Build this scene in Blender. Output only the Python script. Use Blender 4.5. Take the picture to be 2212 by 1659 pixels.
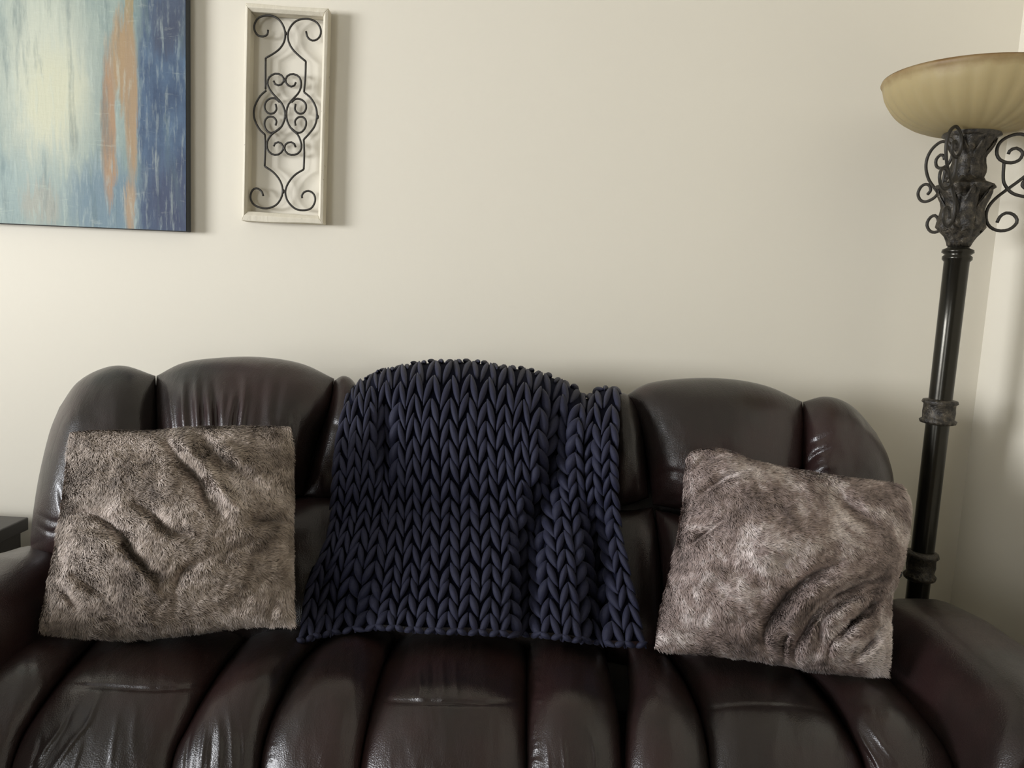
import bpy, math, random
import numpy as np
from mathutils import Vector, Matrix, noise as mnoise

random.seed(7); rng = np.random.default_rng(11)
for o in list(bpy.data.objects): bpy.data.objects.remove(o)
SC = bpy.context.scene; COL = SC.collection

# ------------------------------------------------------------------ camera
W, H, F = 2212.0, 1659.0, 1700.0
CAM = np.array([0.0, -2.15, 1.20]); PITCH = math.radians(6.3); ROLL = math.radians(3.3)
_f = np.array([0, math.cos(PITCH), -math.sin(PITCH)]); _r0 = np.array([1.0, 0, 0]); _u0 = np.array([0, math.sin(PITCH), math.cos(PITCH)])
_r = _r0*math.cos(ROLL) + _u0*math.sin(ROLL); _u = _u0*math.cos(ROLL) - _r0*math.sin(ROLL)
cd = bpy.data.cameras.new('camera'); cam = bpy.data.objects.new('camera', cd); COL.objects.link(cam)
cd.sensor_width = 36; cd.lens = 36*F/W; cd.clip_start = 0.02
cam.matrix_world = Matrix(((_r[0], _u[0], -_f[0], CAM[0]), (_r[1], _u[1], -_f[1], CAM[1]), (_r[2], _u[2], -_f[2], CAM[2]), (0, 0, 0, 1)))
SC.camera = cam

# ------------------------------------------------------------------ world, lights, exposure
SC.view_settings.view_transform = 'Standard'; SC.view_settings.look = 'None'
SC.view_settings.gamma = 1.0; SC.view_settings.use_curve_mapping = False
SC.view_settings.exposure = 0.0
wd = bpy.data.worlds.new('sky'); SC.world = wd; wd.use_nodes = True
wd.node_tree.nodes['Background'].inputs[0].default_value = (0.86, 0.92, 1.0, 1)
wd.node_tree.nodes['Background'].inputs[1].default_value = 2.6

def area(name, loc, target, sx, sy, power, col):
    l = bpy.data.lights.new(name, 'AREA'); l.shape = 'RECTANGLE'; l.size = sx; l.size_y = sy; l.energy = power; l.color = col
    o = bpy.data.objects.new(name, l); COL.objects.link(o); o.location = loc
    o.rotation_euler = (Vector(target) - Vector(loc)).to_track_quat('-Z', 'Y').to_euler(); return o
area('window_daylight', (-6.6, -3.75, 1.42), (0.0, 0.0, 1.1), 2.3, 1.4, 540, (0.95, 0.965, 1.0))
area('front_left_fill', (-2.35, -4.65, 1.2), (-0.3, 0, 0.7), 0.6, 1.3, 22, (0.98, 0.97, 0.95))  # added fill lamp outside the front opening, for highlights on the seat leather

# ------------------------------------------------------------------ pixel rays -> world points
def rays(px, py):
    px = np.asarray(px, float); py = np.asarray(py, float)
    d = _f[None]*F + _r[None]*(px.reshape(-1, 1) - W/2) - _u[None]*(py.reshape(-1, 1) - H/2)
    return d/np.linalg.norm(d, axis=1, keepdims=True)
def on_plane(px, py, p0, n, h=0.0):
    d = rays(px, py); n = np.asarray(n, float); n = n/np.linalg.norm(n)
    t = ((np.asarray(p0, float) - CAM) @ n + np.asarray(h, float).reshape(-1))/(d @ n)
    return CAM + d*t[:, None]
def at(px, py, Y): return Vector(on_plane([px], [py], (0, Y, 0), (0, -1, 0))[0])
BP0, BN = (0, -0.30, 1.0), (0, -0.5, 0.2)                   # sofa back plane, leaning
BNv = np.array(BN)/np.linalg.norm(BN)
def seat_z(Y):
    Y = np.asarray(Y); f = np.clip(-0.82 - Y, 0, None); b = np.clip(Y + 0.62, 0, None)
    return 0.452 - 5.0*f**2 - 0.35*b**1.5 + 8.0*np.clip(Y + 0.49, 0, None)
def on_seat(px, py, h=0.0):
    d = rays(px, py); h = np.broadcast_to(np.asarray(h, float), (len(d),))
    lo = np.full(len(d), 0.6); hi = np.full(len(d), 3.2)
    g = lambda t: (CAM[2] + d[:, 2]*t) - (seat_z(CAM[1] + d[:, 1]*t) + h)
    for _ in range(40):
        m = (lo + hi)/2; up = g(m) > 0; lo = np.where(up, m, lo); hi = np.where(up, hi, m)
    return CAM + d*((lo + hi)/2)[:, None]

# ------------------------------------------------------------------ materials
class NT:
    def __init__(s, name):
        s.m = bpy.data.materials.new(name); s.m.use_nodes = True; s.t = s.m.node_tree; s.b = s.t.nodes['Principled BSDF']
    def n(s, ty, **k):
        nd = s.t.nodes.new(ty)
        for a, v in k.items():
            if a.startswith('i_'):
                key = a[2:]; key = int(key) if key.isdigit() else key.replace('_', ' ')
                s.link(v, nd.inputs[key])
            else: setattr(nd, a, v)
        return nd
    def link(s, v, inp):
        if isinstance(v, bpy.types.NodeSocket): s.t.links.new(v, inp)
        elif isinstance(v, bpy.types.Node): s.t.links.new(v.outputs[0], inp)
        else: inp.default_value = v
    def math(s, op, a, b=0.0, c=0.0, clamp=False):
        nd = s.t.nodes.new('ShaderNodeMath'); nd.operation = op; nd.use_clamp = clamp
        s.link(a, nd.inputs[0]); s.link(b, nd.inputs[1]); s.link(c, nd.inputs[2]); return nd.outputs[0]
    def mix(s, f, a, b):
        nd = s.t.nodes.new('ShaderNodeMix'); nd.data_type = 'RGBA'; s.link(f, nd.inputs[0]); s.link(a, nd.inputs[6]); s.link(b, nd.inputs[7]); return nd.outputs[2]
    def ramp(s, f, *st):
        nd = s.t.nodes.new('ShaderNodeValToRGB'); s.link(f, nd.inputs[0]); e = nd.color_ramp.elements
        while len(e) < len(st): e.new(0.5)
        for k, (p, c) in enumerate(st): e[k].position = p; e[k].color = c if len(c) == 4 else (*c, 1)
        return nd.outputs[0]
    def coord(s, w='Object', scale=(1, 1, 1), rot=(0, 0, 0)):
        tc = s.t.nodes.new('ShaderNodeTexCoord'); mp = s.t.nodes.new('ShaderNodeMapping')
        mp.inputs['Scale'].default_value = scale; mp.inputs['Rotation'].default_value = rot; s.t.links.new(tc.outputs[w], mp.inputs[0]); return mp.outputs[0]
    def noise(s, v, scale, detail=4, rough=0.55, dist=0.0):
        return s.n('ShaderNodeTexNoise', i_Vector=v, i_Scale=scale, i_Detail=detail, i_Roughness=rough, i_Distortion=dist).outputs[0]
    def bump(s, h, strength=0.3, dist=0.01):
        return s.n('ShaderNodeBump', i_Height=h, i_Strength=strength, i_Distance=dist).outputs[0]
    def set(s, **k):
        for a, v in k.items(): s.link(v, s.b.inputs[a.replace('_', ' ')])
        return s.m
def srgb(r, g, b):
    f = lambda c: (c/255/12.92) if c/255 <= 0.04045 else ((c/255 + 0.055)/1.055)**2.4
    return (f(r), f(g), f(b), 1)

def mat_wall(name, c):
    t = NT(name); v = t.coord()
    return t.set(Base_Color=t.mix(t.noise(v, 1.3, 3), tuple(x*0.97 for x in c[:3]) + (1,), c), Roughness=0.75, Specular_IOR_Level=0.25,
                 Normal=t.bump(t.noise(v, 160, 3), 0.08, 0.002))
M_WALL = mat_wall('wall_paint', srgb(219, 213, 198)); M_CEIL = mat_wall('ceiling_paint', srgb(228, 225, 216))
def mat_leather(name, a, b, rough=0.30):
    t = NT(name); v = t.coord()
    col = t.mix(t.ramp(t.noise(v, 4.5, 3), (0.40, (0, 0, 0)), (0.62, (1, 1, 1))), a, b)
    vor = t.n('ShaderNodeTexVoronoi', i_Vector=v, i_Scale=420.0).outputs[0]
    wr = t.noise(t.coord(scale=(1, 0.35, 0.35)), 26, 5, 0.6, 0.8)
    h = t.math('ADD', t.math('MULTIPLY', vor, 0.25), t.math('MULTIPLY', wr, 1.3))
    return t.set(Base_Color=col, Roughness=t.math('ADD', rough - 0.06, t.math('MULTIPLY', t.noise(v, 30, 3), 0.14)),
                 Specular_IOR_Level=0.5, Coat_Weight=0.12, Coat_Roughness=0.12, Normal=t.bump(h, 0.35, 0.004))
M_LEATH = mat_leather('brown_leather', srgb(32, 26, 24), srgb(44, 29, 28))
M_SHELL = mat_leather('leather_shell', srgb(40, 36, 35), srgb(46, 38, 37), 0.5)

def mat_simple(name, c, rough=0.6, metal=0.0, var=0.15, sc=40, bs=0.15, spec=0.5):
    t = NT(name); v = t.coord(); n = t.noise(v, sc, 4)
    return t.set(Base_Color=t.mix(n, tuple(x*(1 - var) for x in c[:3]) + (1,), tuple(min(1, x*(1 + var)) for x in c[:3]) + (1,)), Roughness=rough, Metallic=metal,
                 Specular_IOR_Level=spec, Normal=t.bump(n, bs, 0.002))
M_FLOOR = mat_simple('carpet', srgb(120, 108, 95), 0.95, sc=300)
M_TRIM = mat_simple('white_trim', srgb(230, 228, 220), 0.4)
M_IRON = mat_simple('black_iron', srgb(50, 47, 42), 0.55, 0.3, 0.4, 200, 0.3)
M_POLE = mat_simple('dark_bronze_pole', srgb(46, 44, 38), 0.22, 0.7, 0.2, 60, 0.05)
M_TABLE = mat_simple('espresso_wood', srgb(44, 41, 40), 0.38, 0.0, 0.2, 30, 0.1)
M_TAB = mat_simple('black_tab', srgb(25, 24, 22), 0.5)
M_NAVY = mat_simple('navy_backing', srgb(13, 15, 30), 0.9, spec=0.1)
def mat_ornate():
    t = NT('antiqued_resin'); v = t.coord(); n = t.noise(v, 70, 4, 0.7)
    return t.set(Base_Color=t.ramp(n, (0.40, srgb(34, 31, 27)), (0.60, srgb(70, 64, 54)), (0.75, srgb(120, 110, 94))), Roughness=0.45, Metallic=0.25, Normal=t.bump(n, 0.6, 0.006))
M_ORN = mat_ornate()
def mat_yarn():
    t = NT('navy_chunky_yarn'); v = t.coord(); n = t.noise(v, 500, 4, 0.7)
    return t.set(Base_Color=t.mix(n, srgb(11, 13, 33), srgb(28, 31, 60)), Roughness=0.65, Specular_IOR_Level=0.4, Sheen_Weight=0.05, Sheen_Roughness=0.5,
                 Normal=t.bump(n, 0.5, 0.002))
M_YARN = mat_yarn()
def mat_fur(name, dark, mid, light):
    t = NT(name); v = t.coord()
    n1 = t.noise(v, 9, 5, 0.62, 0.6); n2 = t.noise(t.coord(scale=(1, 1, 1), rot=(0, 0.6, 0)), 48, 4, 0.7)
    m = t.math('ADD', t.math('MULTIPLY', n1, 0.72), t.math('MULTIPLY', n2, 0.28))
    base = t.ramp(m, (0.38, dark), (0.50, mid), (0.62, light))
    tip = t.n('ShaderNodeAttribute', attribute_name='tip')
    k = t.math('ADD', t.math('MULTIPLY', tip.outputs['Fac'], 0.75), 0.45)
    col = t.n('ShaderNodeVectorMath', operation='MULTIPLY'); t.link(base, col.inputs[0])
    cb = t.n('ShaderNodeCombineXYZ', i_0=k, i_1=k, i_2=k); t.link(cb.outputs[0], col.inputs[1])
    return t.set(Base_Color=col.outputs[0], Roughness=0.6, Specular_IOR_Level=0.35, Sheen_Weight=0.1)
M_FUR_L = mat_fur('taupe_fur', srgb(112, 99, 89), srgb(170, 155, 142), srgb(222, 207, 196))
M_FUR_R = mat_fur('rosy_taupe_fur', srgb(104, 90, 84), srgb(168, 150, 143), srgb(240, 228, 223))
def mat_wood():
    t = NT('distressed_cream_wood'); v = t.coord(scale=(1, 1, 0.25)); n = t.noise(v, 60, 5, 0.65); n2 = t.noise(t.coord(), 26, 4, 0.7)
    c = t.mix(n, srgb(196, 188, 168), srgb(222, 215, 197))
    c = t.mix(t.ramp(n2, (0.66, (0, 0, 0)), (0.70, (0.8, 0.8, 0.8))), c, srgb(120, 108, 90))
    return t.set(Base_Color=c, Roughness=0.7, Normal=t.bump(n, 0.4, 0.004))
M_WOOD = mat_wood()
def mat_glass():
    t = NT('amber_alabaster_glass'); g = t.coord('Object'); sx = t.n('ShaderNodeSeparateXYZ', i_0=g)
    n = t.noise(g, 14, 4, 0.6)
    rim = t.math('SUBTRACT', sx.outputs[2], 0.0)
    k = t.ramp(t.math('ADD', t.math('MULTIPLY', rim, 5.0), t.math('MULTIPLY', n, 0.25)), (0.62, (0, 0, 0)), (0.78, (1, 1, 1)))
    c = t.mix(k, srgb(163, 147, 108), srgb(112, 82, 46))
    return t.set(Base_Color=c, Roughness=0.5, Specular_IOR_Level=0.3, Transmission_Weight=0.0, Subsurface_Weight=0.25, Subsurface_Radius=(0.02, 0.012, 0.006), Subsurface_Scale=0.5)
M_GLASS = mat_glass()

def mat_painting():
    t = NT('abstract_painting'); tc = t.n('ShaderNodeTexCoord'); sp = t.n('ShaderNodeSeparateXYZ'); t.link(tc.outputs['Object'], sp.inputs[0])
    K = 1700/2.11
    X = t.math('ADD', t.math('MULTIPLY', sp.outputs[0], K), 402.0); Y = t.math('SUBTRACT', 500.0, t.math('MULTIPLY', sp.outputs[2], K))
    vs = t.coord('Object', (1, 1, 0.13)); vb = t.coord('Object', (1, 1, 0.5)); vh = t.coord('Object', (0.25, 1, 1))
    n1 = t.noise(vs, 22, 6, 0.65); n2 = t.noise(vb, 9, 5, 0.65); n3 = t.noise(vs, 70, 4, 0.7); nh = t.noise(vh, 45, 4, 0.7)
    wx = t.math('ADD', X, t.math('MULTIPLY', t.math('SUBTRACT', n1, 0.5), 60.0)); wx = t.math('ADD', wx, t.math('MULTIPLY', t.math('SUBTRACT', n2, 0.5), 70.0))
    wy = t.math('ADD', Y, t.math('MULTIPLY', t.math('SUBTRACT', n3, 0.5), 200.0))
    def blob(cx, cy, rx, ry, soft=0.5, wob=True):
        a = t.math('DIVIDE', t.math('SUBTRACT', wx if wob else t.math('ADD', X, t.math('MULTIPLY', t.math('SUBTRACT', n3, 0.5), 26.0)), cx), rx); b = t.math('DIVIDE', t.math('SUBTRACT', wy, cy), ry)
        d = t.math('SQRT', t.math('ADD', t.math('MULTIPLY', a, a), t.math('MULTIPLY', b, b)))
        return t.math('DIVIDE', t.math('SUBTRACT', 1 + soft/2, d), soft, clamp=True)
    c = t.mix(t.ramp(n2, (0.38, (0, 0, 0)), (0.62, (1, 1, 1))), srgb(118, 136, 134), srgb(152, 164, 154))
    c = t.mix(blob(105, 190, 95, 190, 0.9), c, srgb(186, 190, 173))
    c = t.mix(t.math('MULTIPLY', blob(120, 230, 60, 90, 0.9), 0.8), c, srgb(196, 195, 168))
    c = t.mix(t.math('MULTIPLY', blob(40, 430, 120, 60, 0.9), 0.7), c, srgb(146, 162, 158))
    c = t.mix(t.math('MULTIPLY', blob(95, 455, 40, 40, 0.8), 0.6), c, srgb(160, 154, 138))
    c = t.mix(t.math('MULTIPLY', blob(235, 450, 80, 90, 0.7), 0.8), c, srgb(100, 122, 136))
    c = t.mix(t.math('DIVIDE', t.math('SUBTRACT', wx, 292.0), 22.0, clamp=True), c,
              t.mix(t.ramp(t.noise(vb, 16, 4, 0.6), (0.35, (0, 0, 0)), (0.65, (1, 1, 1))), srgb(54, 70, 94), srgb(82, 103, 126)))
    c = t.mix(t.math('MULTIPLY', blob(370, 60, 55, 70, 0.8), 0.6), c, srgb(70, 72, 84))
    c = t.mix(t.math('MULTIPLY', blob(370, 440, 60, 90, 0.8), 0.7), c, srgb(58, 63, 86))
    c = t.mix(blob(283, 60, 9, 150, 0.5, False), c, srgb(152, 137, 104))
    c = t.mix(blob(268, 150, 24, 90, 0.5, False), c, srgb(158, 134, 102))
    c = t.mix(blob(238, 290, 15, 150, 0.5, False), c, srgb(158, 130, 102))
    c = t.mix(blob(286, 230, 14, 150, 0.5, False), c, srgb(156, 133, 104))
    c = t.mix(blob(283, 450, 12, 60, 0.6, False), c, srgb(156, 136, 112))
    c = t.mix(t.math('MULTIPLY', t.ramp(n3, (0.52, (0, 0, 0)), (0.72, (1, 1, 1))), 0.45), c, srgb(186, 196, 184))
    c = t.mix(t.math('MULTIPLY', t.ramp(n1, (0.34, (1, 1, 1)), (0.46, (0, 0, 0))), 0.5), c, srgb(86, 104, 106))
    c = t.mix(t.math('MULTIPLY', t.ramp(nh, (0.60, (0, 0, 0)), (0.72, (1, 1, 1))), 0.25), c, srgb(200, 206, 190))
    return t.set(Base_Color=c, Roughness=0.55, Specular_IOR_Level=0.3, Normal=t.bump(t.math('ADD', n3, nh), 0.3, 0.002))
M_PAINT = mat_painting(); M_CANVAS = mat_simple('canvas_edge', srgb(58, 62, 66), 0.8)  # edge colour is dark to carry the shade on the canvas's right side

# ------------------------------------------------------------------ object helpers
def mesh_obj(name, verts, faces, mat, parent=None, smooth=True, origin=None):
    verts = np.asarray(verts, float)
    if origin is None: origin = np.array(parent.location) if parent and parent.type == 'EMPTY' else np.zeros(3)
    me = bpy.data.meshes.new(name); me.from_pydata((verts - np.asarray(origin)).tolist(), [], [tuple(int(i) for i in f) for f in faces]); me.update()
    if smooth: me.polygons.foreach_set('use_smooth', np.ones(len(me.polygons), bool))
    me.materials.append(mat); o = bpy.data.objects.new(name, me); COL.objects.link(o)
    if parent is not None:
        o.parent = parent
        wp = np.array(parent.location) if parent.parent is None else np.array(parent.location) + np.array(parent.parent.location)
        o.location = Vector(np.asarray(origin) - wp)
    else: o.location = Vector(origin)
    return o
def tag(o, label=None, cat=None, group=None, kind=None):
    if label: o['label'] = label
    if cat: o['category'] = cat
    if group: o['group'] = group
    if kind: o['kind'] = kind
    return o
def empty(name, loc, label, cat):
    o = bpy.data.objects.new(name, None); COL.objects.link(o); o.location = loc; o.empty_display_size = 0.05; return tag(o, label, cat)
def box(x0, x1, y0, y1, z0, z1):
    v = [(x, y, z) for x in (x0, x1) for y in (y0, y1) for z in (z0, z1)]
    return v, [(0, 1, 3, 2), (4, 6, 7, 5), (0, 4, 5, 1), (2, 3, 7, 6), (0, 2, 6, 4), (1, 5, 7, 3)]
def join(parts):
    V, Fc = [], []
    for v, f in parts:
        b = len(V); V.extend([tuple(p) for p in v]); Fc.extend([tuple(i + b for i in q) for q in f])
    return V, Fc
def bevel(o, w, seg=2):
    m = o.modifiers.new('bevel', 'BEVEL'); m.width = w; m.segments = seg; m.limit_method = 'ANGLE'; return o
def cat_rom(P, n):
    P = np.asarray(P, float); P = np.vstack([2*P[0] - P[1], P, 2*P[-1] - P[-2]]); out = []
    segs = len(P) - 3
    for s in np.linspace(0, segs - 1e-6, n):
        i = int(s); t = s - i; a, b, c, d = P[i:i+4]
        out.append(0.5*((2*b) + (c - a)*t + (2*a - 5*b + 4*c - d)*t*t + (3*b - a - 3*c + d)*t**3))
    return np.array(out)
def arclen(P, n):
    P = np.asarray(P, float); L = np.r_[0, np.cumsum(np.linalg.norm(np.diff(P, axis=0), axis=1))]
    s = np.linspace(0, L[-1], n); return np.stack([np.interp(s, L, P[:, k]) for k in range(P.shape[1])], 1)
def tube(path, rad, sides=8):
    path = np.asarray(path, float); n = len(path); rad = np.broadcast_to(rad, (n,)); T = np.gradient(path, axis=0); T /= np.linalg.norm(T, axis=1, keepdims=True) + 1e-12
    ref = np.array([0, 1.0, 0]); V = []; nprev = None
    for i in range(n):
        a = ref if nprev is None else nprev
        a = a - T[i]*(a @ T[i])
        if np.linalg.norm(a) < 1e-4: a = np.array([1.0, 0, 0]) - T[i]*T[i][0]
        a /= np.linalg.norm(a); nprev = a; b = np.cross(T[i], a)
        for k in range(sides):
            an = 2*math.pi*k/sides; V.append(path[i] + rad[i]*(a*math.cos(an) + b*math.sin(an)))
    Fc = [(i*sides + k, i*sides + (k+1) % sides, (i+1)*sides + (k+1) % sides, (i+1)*sides + k) for i in range(n-1) for k in range(sides)]
    Fc += [tuple(range(sides))[::-1], tuple((n-1)*sides + k for k in range(sides))]
    return V, Fc
def lathe(prof, seg=48, cx=0, cy=0, fn=None):
    V, Fc = [], []; n = len(prof)
    for (r, z) in prof:
        for k in range(seg):
            a = 2*math.pi*k/seg; rr = r*(fn(a, z, r) if fn else 1); V.append((cx + rr*math.cos(a), cy + rr*math.sin(a), z))
    for i in range(n-1):
        for k in range(seg): Fc.append((i*seg + k, i*seg + (k+1) % seg, (i+1)*seg + (k+1) % seg, (i+1)*seg + k))
    return V, Fc

# pad: outline in picture coordinates on a real surface; front sheet puffed, back sheet sunk
def ease(n, k):  # parameter denser near both ends
    t = np.linspace(-1, 1, n); return 0.5 + 0.5*np.sign(t)*(1 - (1 - np.abs(t))**k)
def coons(top, right, bottom, left, nu, nv, k=1.5):
    # top/bottom run left->right, left/right run top->bottom
    T = arclen(cat_rom(top, 60), 200); B = arclen(cat_rom(bottom, 60), 200); L = arclen(cat_rom(left, 60), 200); R = arclen(cat_rom(right, 60), 200)
    u = ease(nu, k); v = ease(nv, k); s = np.linspace(0, 1, 200)
    f = lambda C, q: np.stack([np.interp(q, s, C[:, j]) for j in (0, 1)], 1)
    Tu, Bu, Lv, Rv = f(T, u), f(B, u), f(L, v), f(R, v)
    U = u[None, :, None]; V_ = v[:, None, None]
    P = (1 - V_)*Tu[None] + V_*Bu[None] + (1 - U)*Lv[:, None] + U*Rv[:, None] - ((1-U)*(1-V_)*T[0] + U*(1-V_)*T[-1] + (1-U)*V_*B[0] + U*V_*B[-1])
    return P, u, v
def crease_field(px, py, creases):
    h = np.zeros_like(px)
    for pts, w, amp in creases:
        P = arclen(cat_rom(pts, 30), 24); d = np.full(px.shape, 1e9); tt = np.zeros_like(px)
        for i in range(len(P) - 1):
            a, b = P[i], P[i+1]; ab = b - a; q = np.clip(((px - a[0])*ab[0] + (py - a[1])*ab[1])/(ab @ ab + 1e-9), 0, 1)
            dd = np.hypot(px - a[0] - q*ab[0], py - a[1] - q*ab[1]); m = dd < d; d = np.where(m, dd, d); tt = np.where(m, (i + q)/(len(P)-1), tt)
        fade = np.sin(np.pi*np.clip(tt, .02, .98))**0.6
        h += amp*np.exp(-(d/w)**2)*fade
    return h
def fnoise(px, py, sx, sy, seed=0, octv=3):
    out = np.empty(px.size); a = (px.ravel()/sx, py.ravel()/sy)
    for i, (x, y) in enumerate(zip(*a)): out[i] = mnoise.fractal(Vector((x + seed*13.1, y - seed*7.7, seed*3.3)), 1.0, 2.0, octv)
    return out.reshape(px.shape)
def grid_faces(nu, nv, off=0, flip=False):
    F_ = []
    for j in range(nv-1):
        for i in range(nu-1):
            q = (off + j*nu + i, off + (j+1)*nu + i, off + (j+1)*nu + i+1, off + j*nu + i+1); F_.append(q[::-1] if flip else q)
    return F_
def pad(name, parent, surf, top, right, bottom, left, Hf, T=0.06, p=(2.4, 2.4), nu=60, nv=80, creases=(), nz=0.0, nsc=(60, 60), mat=None, seed=1, label=None, kk=1.5, base=0.0):
    P, u, v = coons(top, right, bottom, left, nu, nv, kk)
    pu = np.clip(1 - np.abs(2*u - 1)**p[0], 0, 1)**0.5; pv = np.clip(1 - np.abs(2*v - 1)**p[1], 0, 1)**0.5
    puff = pv[:, None]*pu[None, :]; px, py = P[..., 0], P[..., 1]
    h = Hf*puff + (crease_field(px, py, creases) if creases else 0)*np.minimum(1, puff*1.6)
    if nz: h = h + nz*fnoise(px, py, nsc[0], nsc[1], seed)*puff
    if surf == 'back': S = on_plane(px.ravel(), py.ravel(), BP0, BN, (h + base).ravel()); B0 = on_plane(px.ravel(), py.ravel(), BP0, BN, base); Bk = B0 - BNv*(T*puff.ravel()[:, None])
    elif surf == 'seat': S = on_seat(px.ravel(), py.ravel(), (h + base).ravel()); B0 = on_seat(px.ravel(), py.ravel(), base); Bk = B0 - np.array([0, -0.15, 1.0])*(T*puff.ravel()[:, None])
    else: S, Bk = surf(px, py, h, puff, T)
    V, Fc = close_sheets(S, Bk, nu, nv)
    o = mesh_obj(name, V, Fc, mat or M_LEATH, parent)
    if label: o['label'] = label
    return o
def close_sheets(S, Bk, nu, nv):
    # share the boundary ring so the pad is watertight
    n = nu*nv; idx = np.arange(n).reshape(nv, nu); bidx = idx.copy(); inner = idx[1:-1, 1:-1].ravel(); bidx[1:-1, 1:-1] = (n + np.arange(inner.size)).reshape(nv-2, nu-2)
    V = np.vstack([S, Bk[inner]]); Fc = grid_faces(nu, nv)
    for j in range(nv-1):
        for i in range(nu-1): Fc.append((bidx[j, i], bidx[j, i+1], bidx[j+1, i+1], bidx[j+1, i]))
    return V, Fc

# ------------------------------------------------------------------ room
XR = at(2127, 700, 0).x; XL = -4.0; YF = -4.6; ZC = 2.6
def struct(name, parts, mat):
    o = mesh_obj(name, *join(parts), mat, smooth=False); return tag(o, kind='structure')
struct('floor', [box(XL-.1, XR+.1, YF-.1, .1, -.1, 0)], M_FLOOR); struct('ceiling', [box(XL-.1, XR+.1, YF-.1, .1, ZC, ZC+.1)], M_CEIL)
struct('wall_back', [box(XL-.1, XR+.1, 0, .1, 0, ZC)], M_WALL); struct('wall_right', [box(XR, XR+.1, YF, 0, 0, ZC)], M_WALL)
wy0, wy1, wz0, wz1 = -3.5, -.9, .88, 2.2
struct('wall_left', [box(XL-.1, XL, YF, wy0, 0, ZC), box(XL-.1, XL, wy1, 0, 0, ZC), box(XL-.1, XL, wy0, wy1, 0, wz0), box(XL-.1, XL, wy0, wy1, wz1, ZC)], M_WALL)
fx0, fx1, fz1 = -3.1, -1.6, 2.15
struct('wall_front', [box(XL-.1, fx0, YF-.1, YF, 0, ZC), box(fx1, XR+.1, YF-.1, YF, 0, ZC), box(fx0, fx1, YF-.1, YF, fz1, ZC), box(fx0, fx1, YF-.1, YF, 0, .12)], M_WALL)
def frame_x(x, y0, y1, z0, z1, w): return [box(x-.04, x+.02, y0, y0+w, z0, z1), box(x-.04, x+.02, y1-w, y1, z0, z1), box(x-.04, x+.02, y0+w, y1-w, z0, z0+w), box(x-.04, x+.02, y0+w, y1-w, z1-w, z1)]
struct('window_1', frame_x(XL-.04, wy0, wy1, wz0, wz1, .05), M_TRIM)
for s, (a, b, c, d) in {'back': (XL, XR, -.015, 0), 'right': (XR-.015, XR, YF, -.015), 'left': (XL, XL+.015, YF, -.015)}.items():
    struct('baseboard_' + s, [box(a, b, c, d, 0, .1)], M_TRIM)

# ------------------------------------------------------------------ canvas painting
p1 = at(402, 500, -.036); cw, ch = 1.0, .78
canvas = empty('canvas_painting', (p1.x, -.004, p1.z), 'large unframed abstract canvas in teal, cream, ochre and deep blue on the wall', 'painting')
tilt = 0.012
o = mesh_obj('stretched_canvas', *box(p1.x - cw, p1.x, -.033, -.004, p1.z, p1.z + ch), M_CANVAS, canvas, False); bevel(o, .002)
v, f = [], []
NX, NZ = 40, 32
for j in range(NZ+1):
    for i in range(NX+1): v.append((p1.x - cw + .001 + (cw-.002)*i/NX, -.0342, p1.z + .001 + (ch-.002)*j/NZ))
f = [(j*(NX+1)+i, j*(NX+1)+i+1, (j+1)*(NX+1)+i+1, (j+1)*(NX+1)+i) for j in range(NZ) for i in range(NX)]
n0 = len(v); v += [(a, -.0330, c) for a, b, c in v]; f += [tuple(n0 + k for k in q[::-1]) for q in f]
mesh_obj('painted_face', v, f, M_PAINT, canvas, False, origin=(p1.x, -.0342, p1.z))
canvas.rotation_euler = (0, -0.014, 0)

# ------------------------------------------------------------------ wood frame with iron scrollwork
c2 = lambda x, y, Y: np.array(at(500 + x/3.319, y/3.319, Y))
YFR = -.040
# outer and inner corners (TL, TR, BR, BL) of the frame's front face
Oc = [c2(98, 22, YFR), c2(694, 62, YFR), c2(655, 1606, YFR), c2(72, 1582, YFR)]
Ic = [c2(135, 78, YFR), c2(655, 112, YFR), c2(618, 1545, YFR), c2(108, 1512, YFR)]
ctr = np.mean(Oc, axis=0)
wf = empty('scrollwork_wall_panel', (ctr[0], -.004, ctr[2]), 'narrow distressed cream wooden frame with black iron scrollwork hung beside the canvas', 'wall decor')
def rail(a, b, c, d):
    fr = [np.array(q) for q in (a, b, c, d)]; bk = [q + np.array([0, .036, 0]) for q in fr]; n = 10; V = []; Fc = []
    for i in range(n+1):
        t = i/n
        o_ = fr[0]*(1-t) + fr[1]*t; i_ = fr[3]*(1-t) + fr[2]*t; ob = bk[0]*(1-t) + bk[1]*t; ib = bk[3]*(1-t) + bk[2]*t
        wob = 0.0012*math.sin(7*t + fr[0][2]*30) ; m = (o_*0.45 + i_*0.55) + np.array([0, -.003, 0]); sgn = (o_ - i_)/np.linalg.norm(o_ - i_)
        o_ = o_ + sgn*wob; V += [o_, m, i_ + np.array([0, .006, 0]), ib, ob]
    for i in range(n):
        for k in range(5): Fc.append((i*5+k, i*5+(k+1) % 5, (i+1)*5+(k+1) % 5, (i+1)*5+k))
    Fc += [(4, 3, 2, 1, 0), tuple(n*5+k for k in range(5))]
    return V, Fc
for nm, k in (('top_rail', 0), ('stile', 1), ('bottom_rail', 2), ('stile', 3)):
    a, b = k, (k+1) % 4; bevel(mesh_obj(nm, *rail(Oc[a], Oc[b], Ic[b], Ic[a]), M_WOOD, wf, False), .0015)
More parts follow.
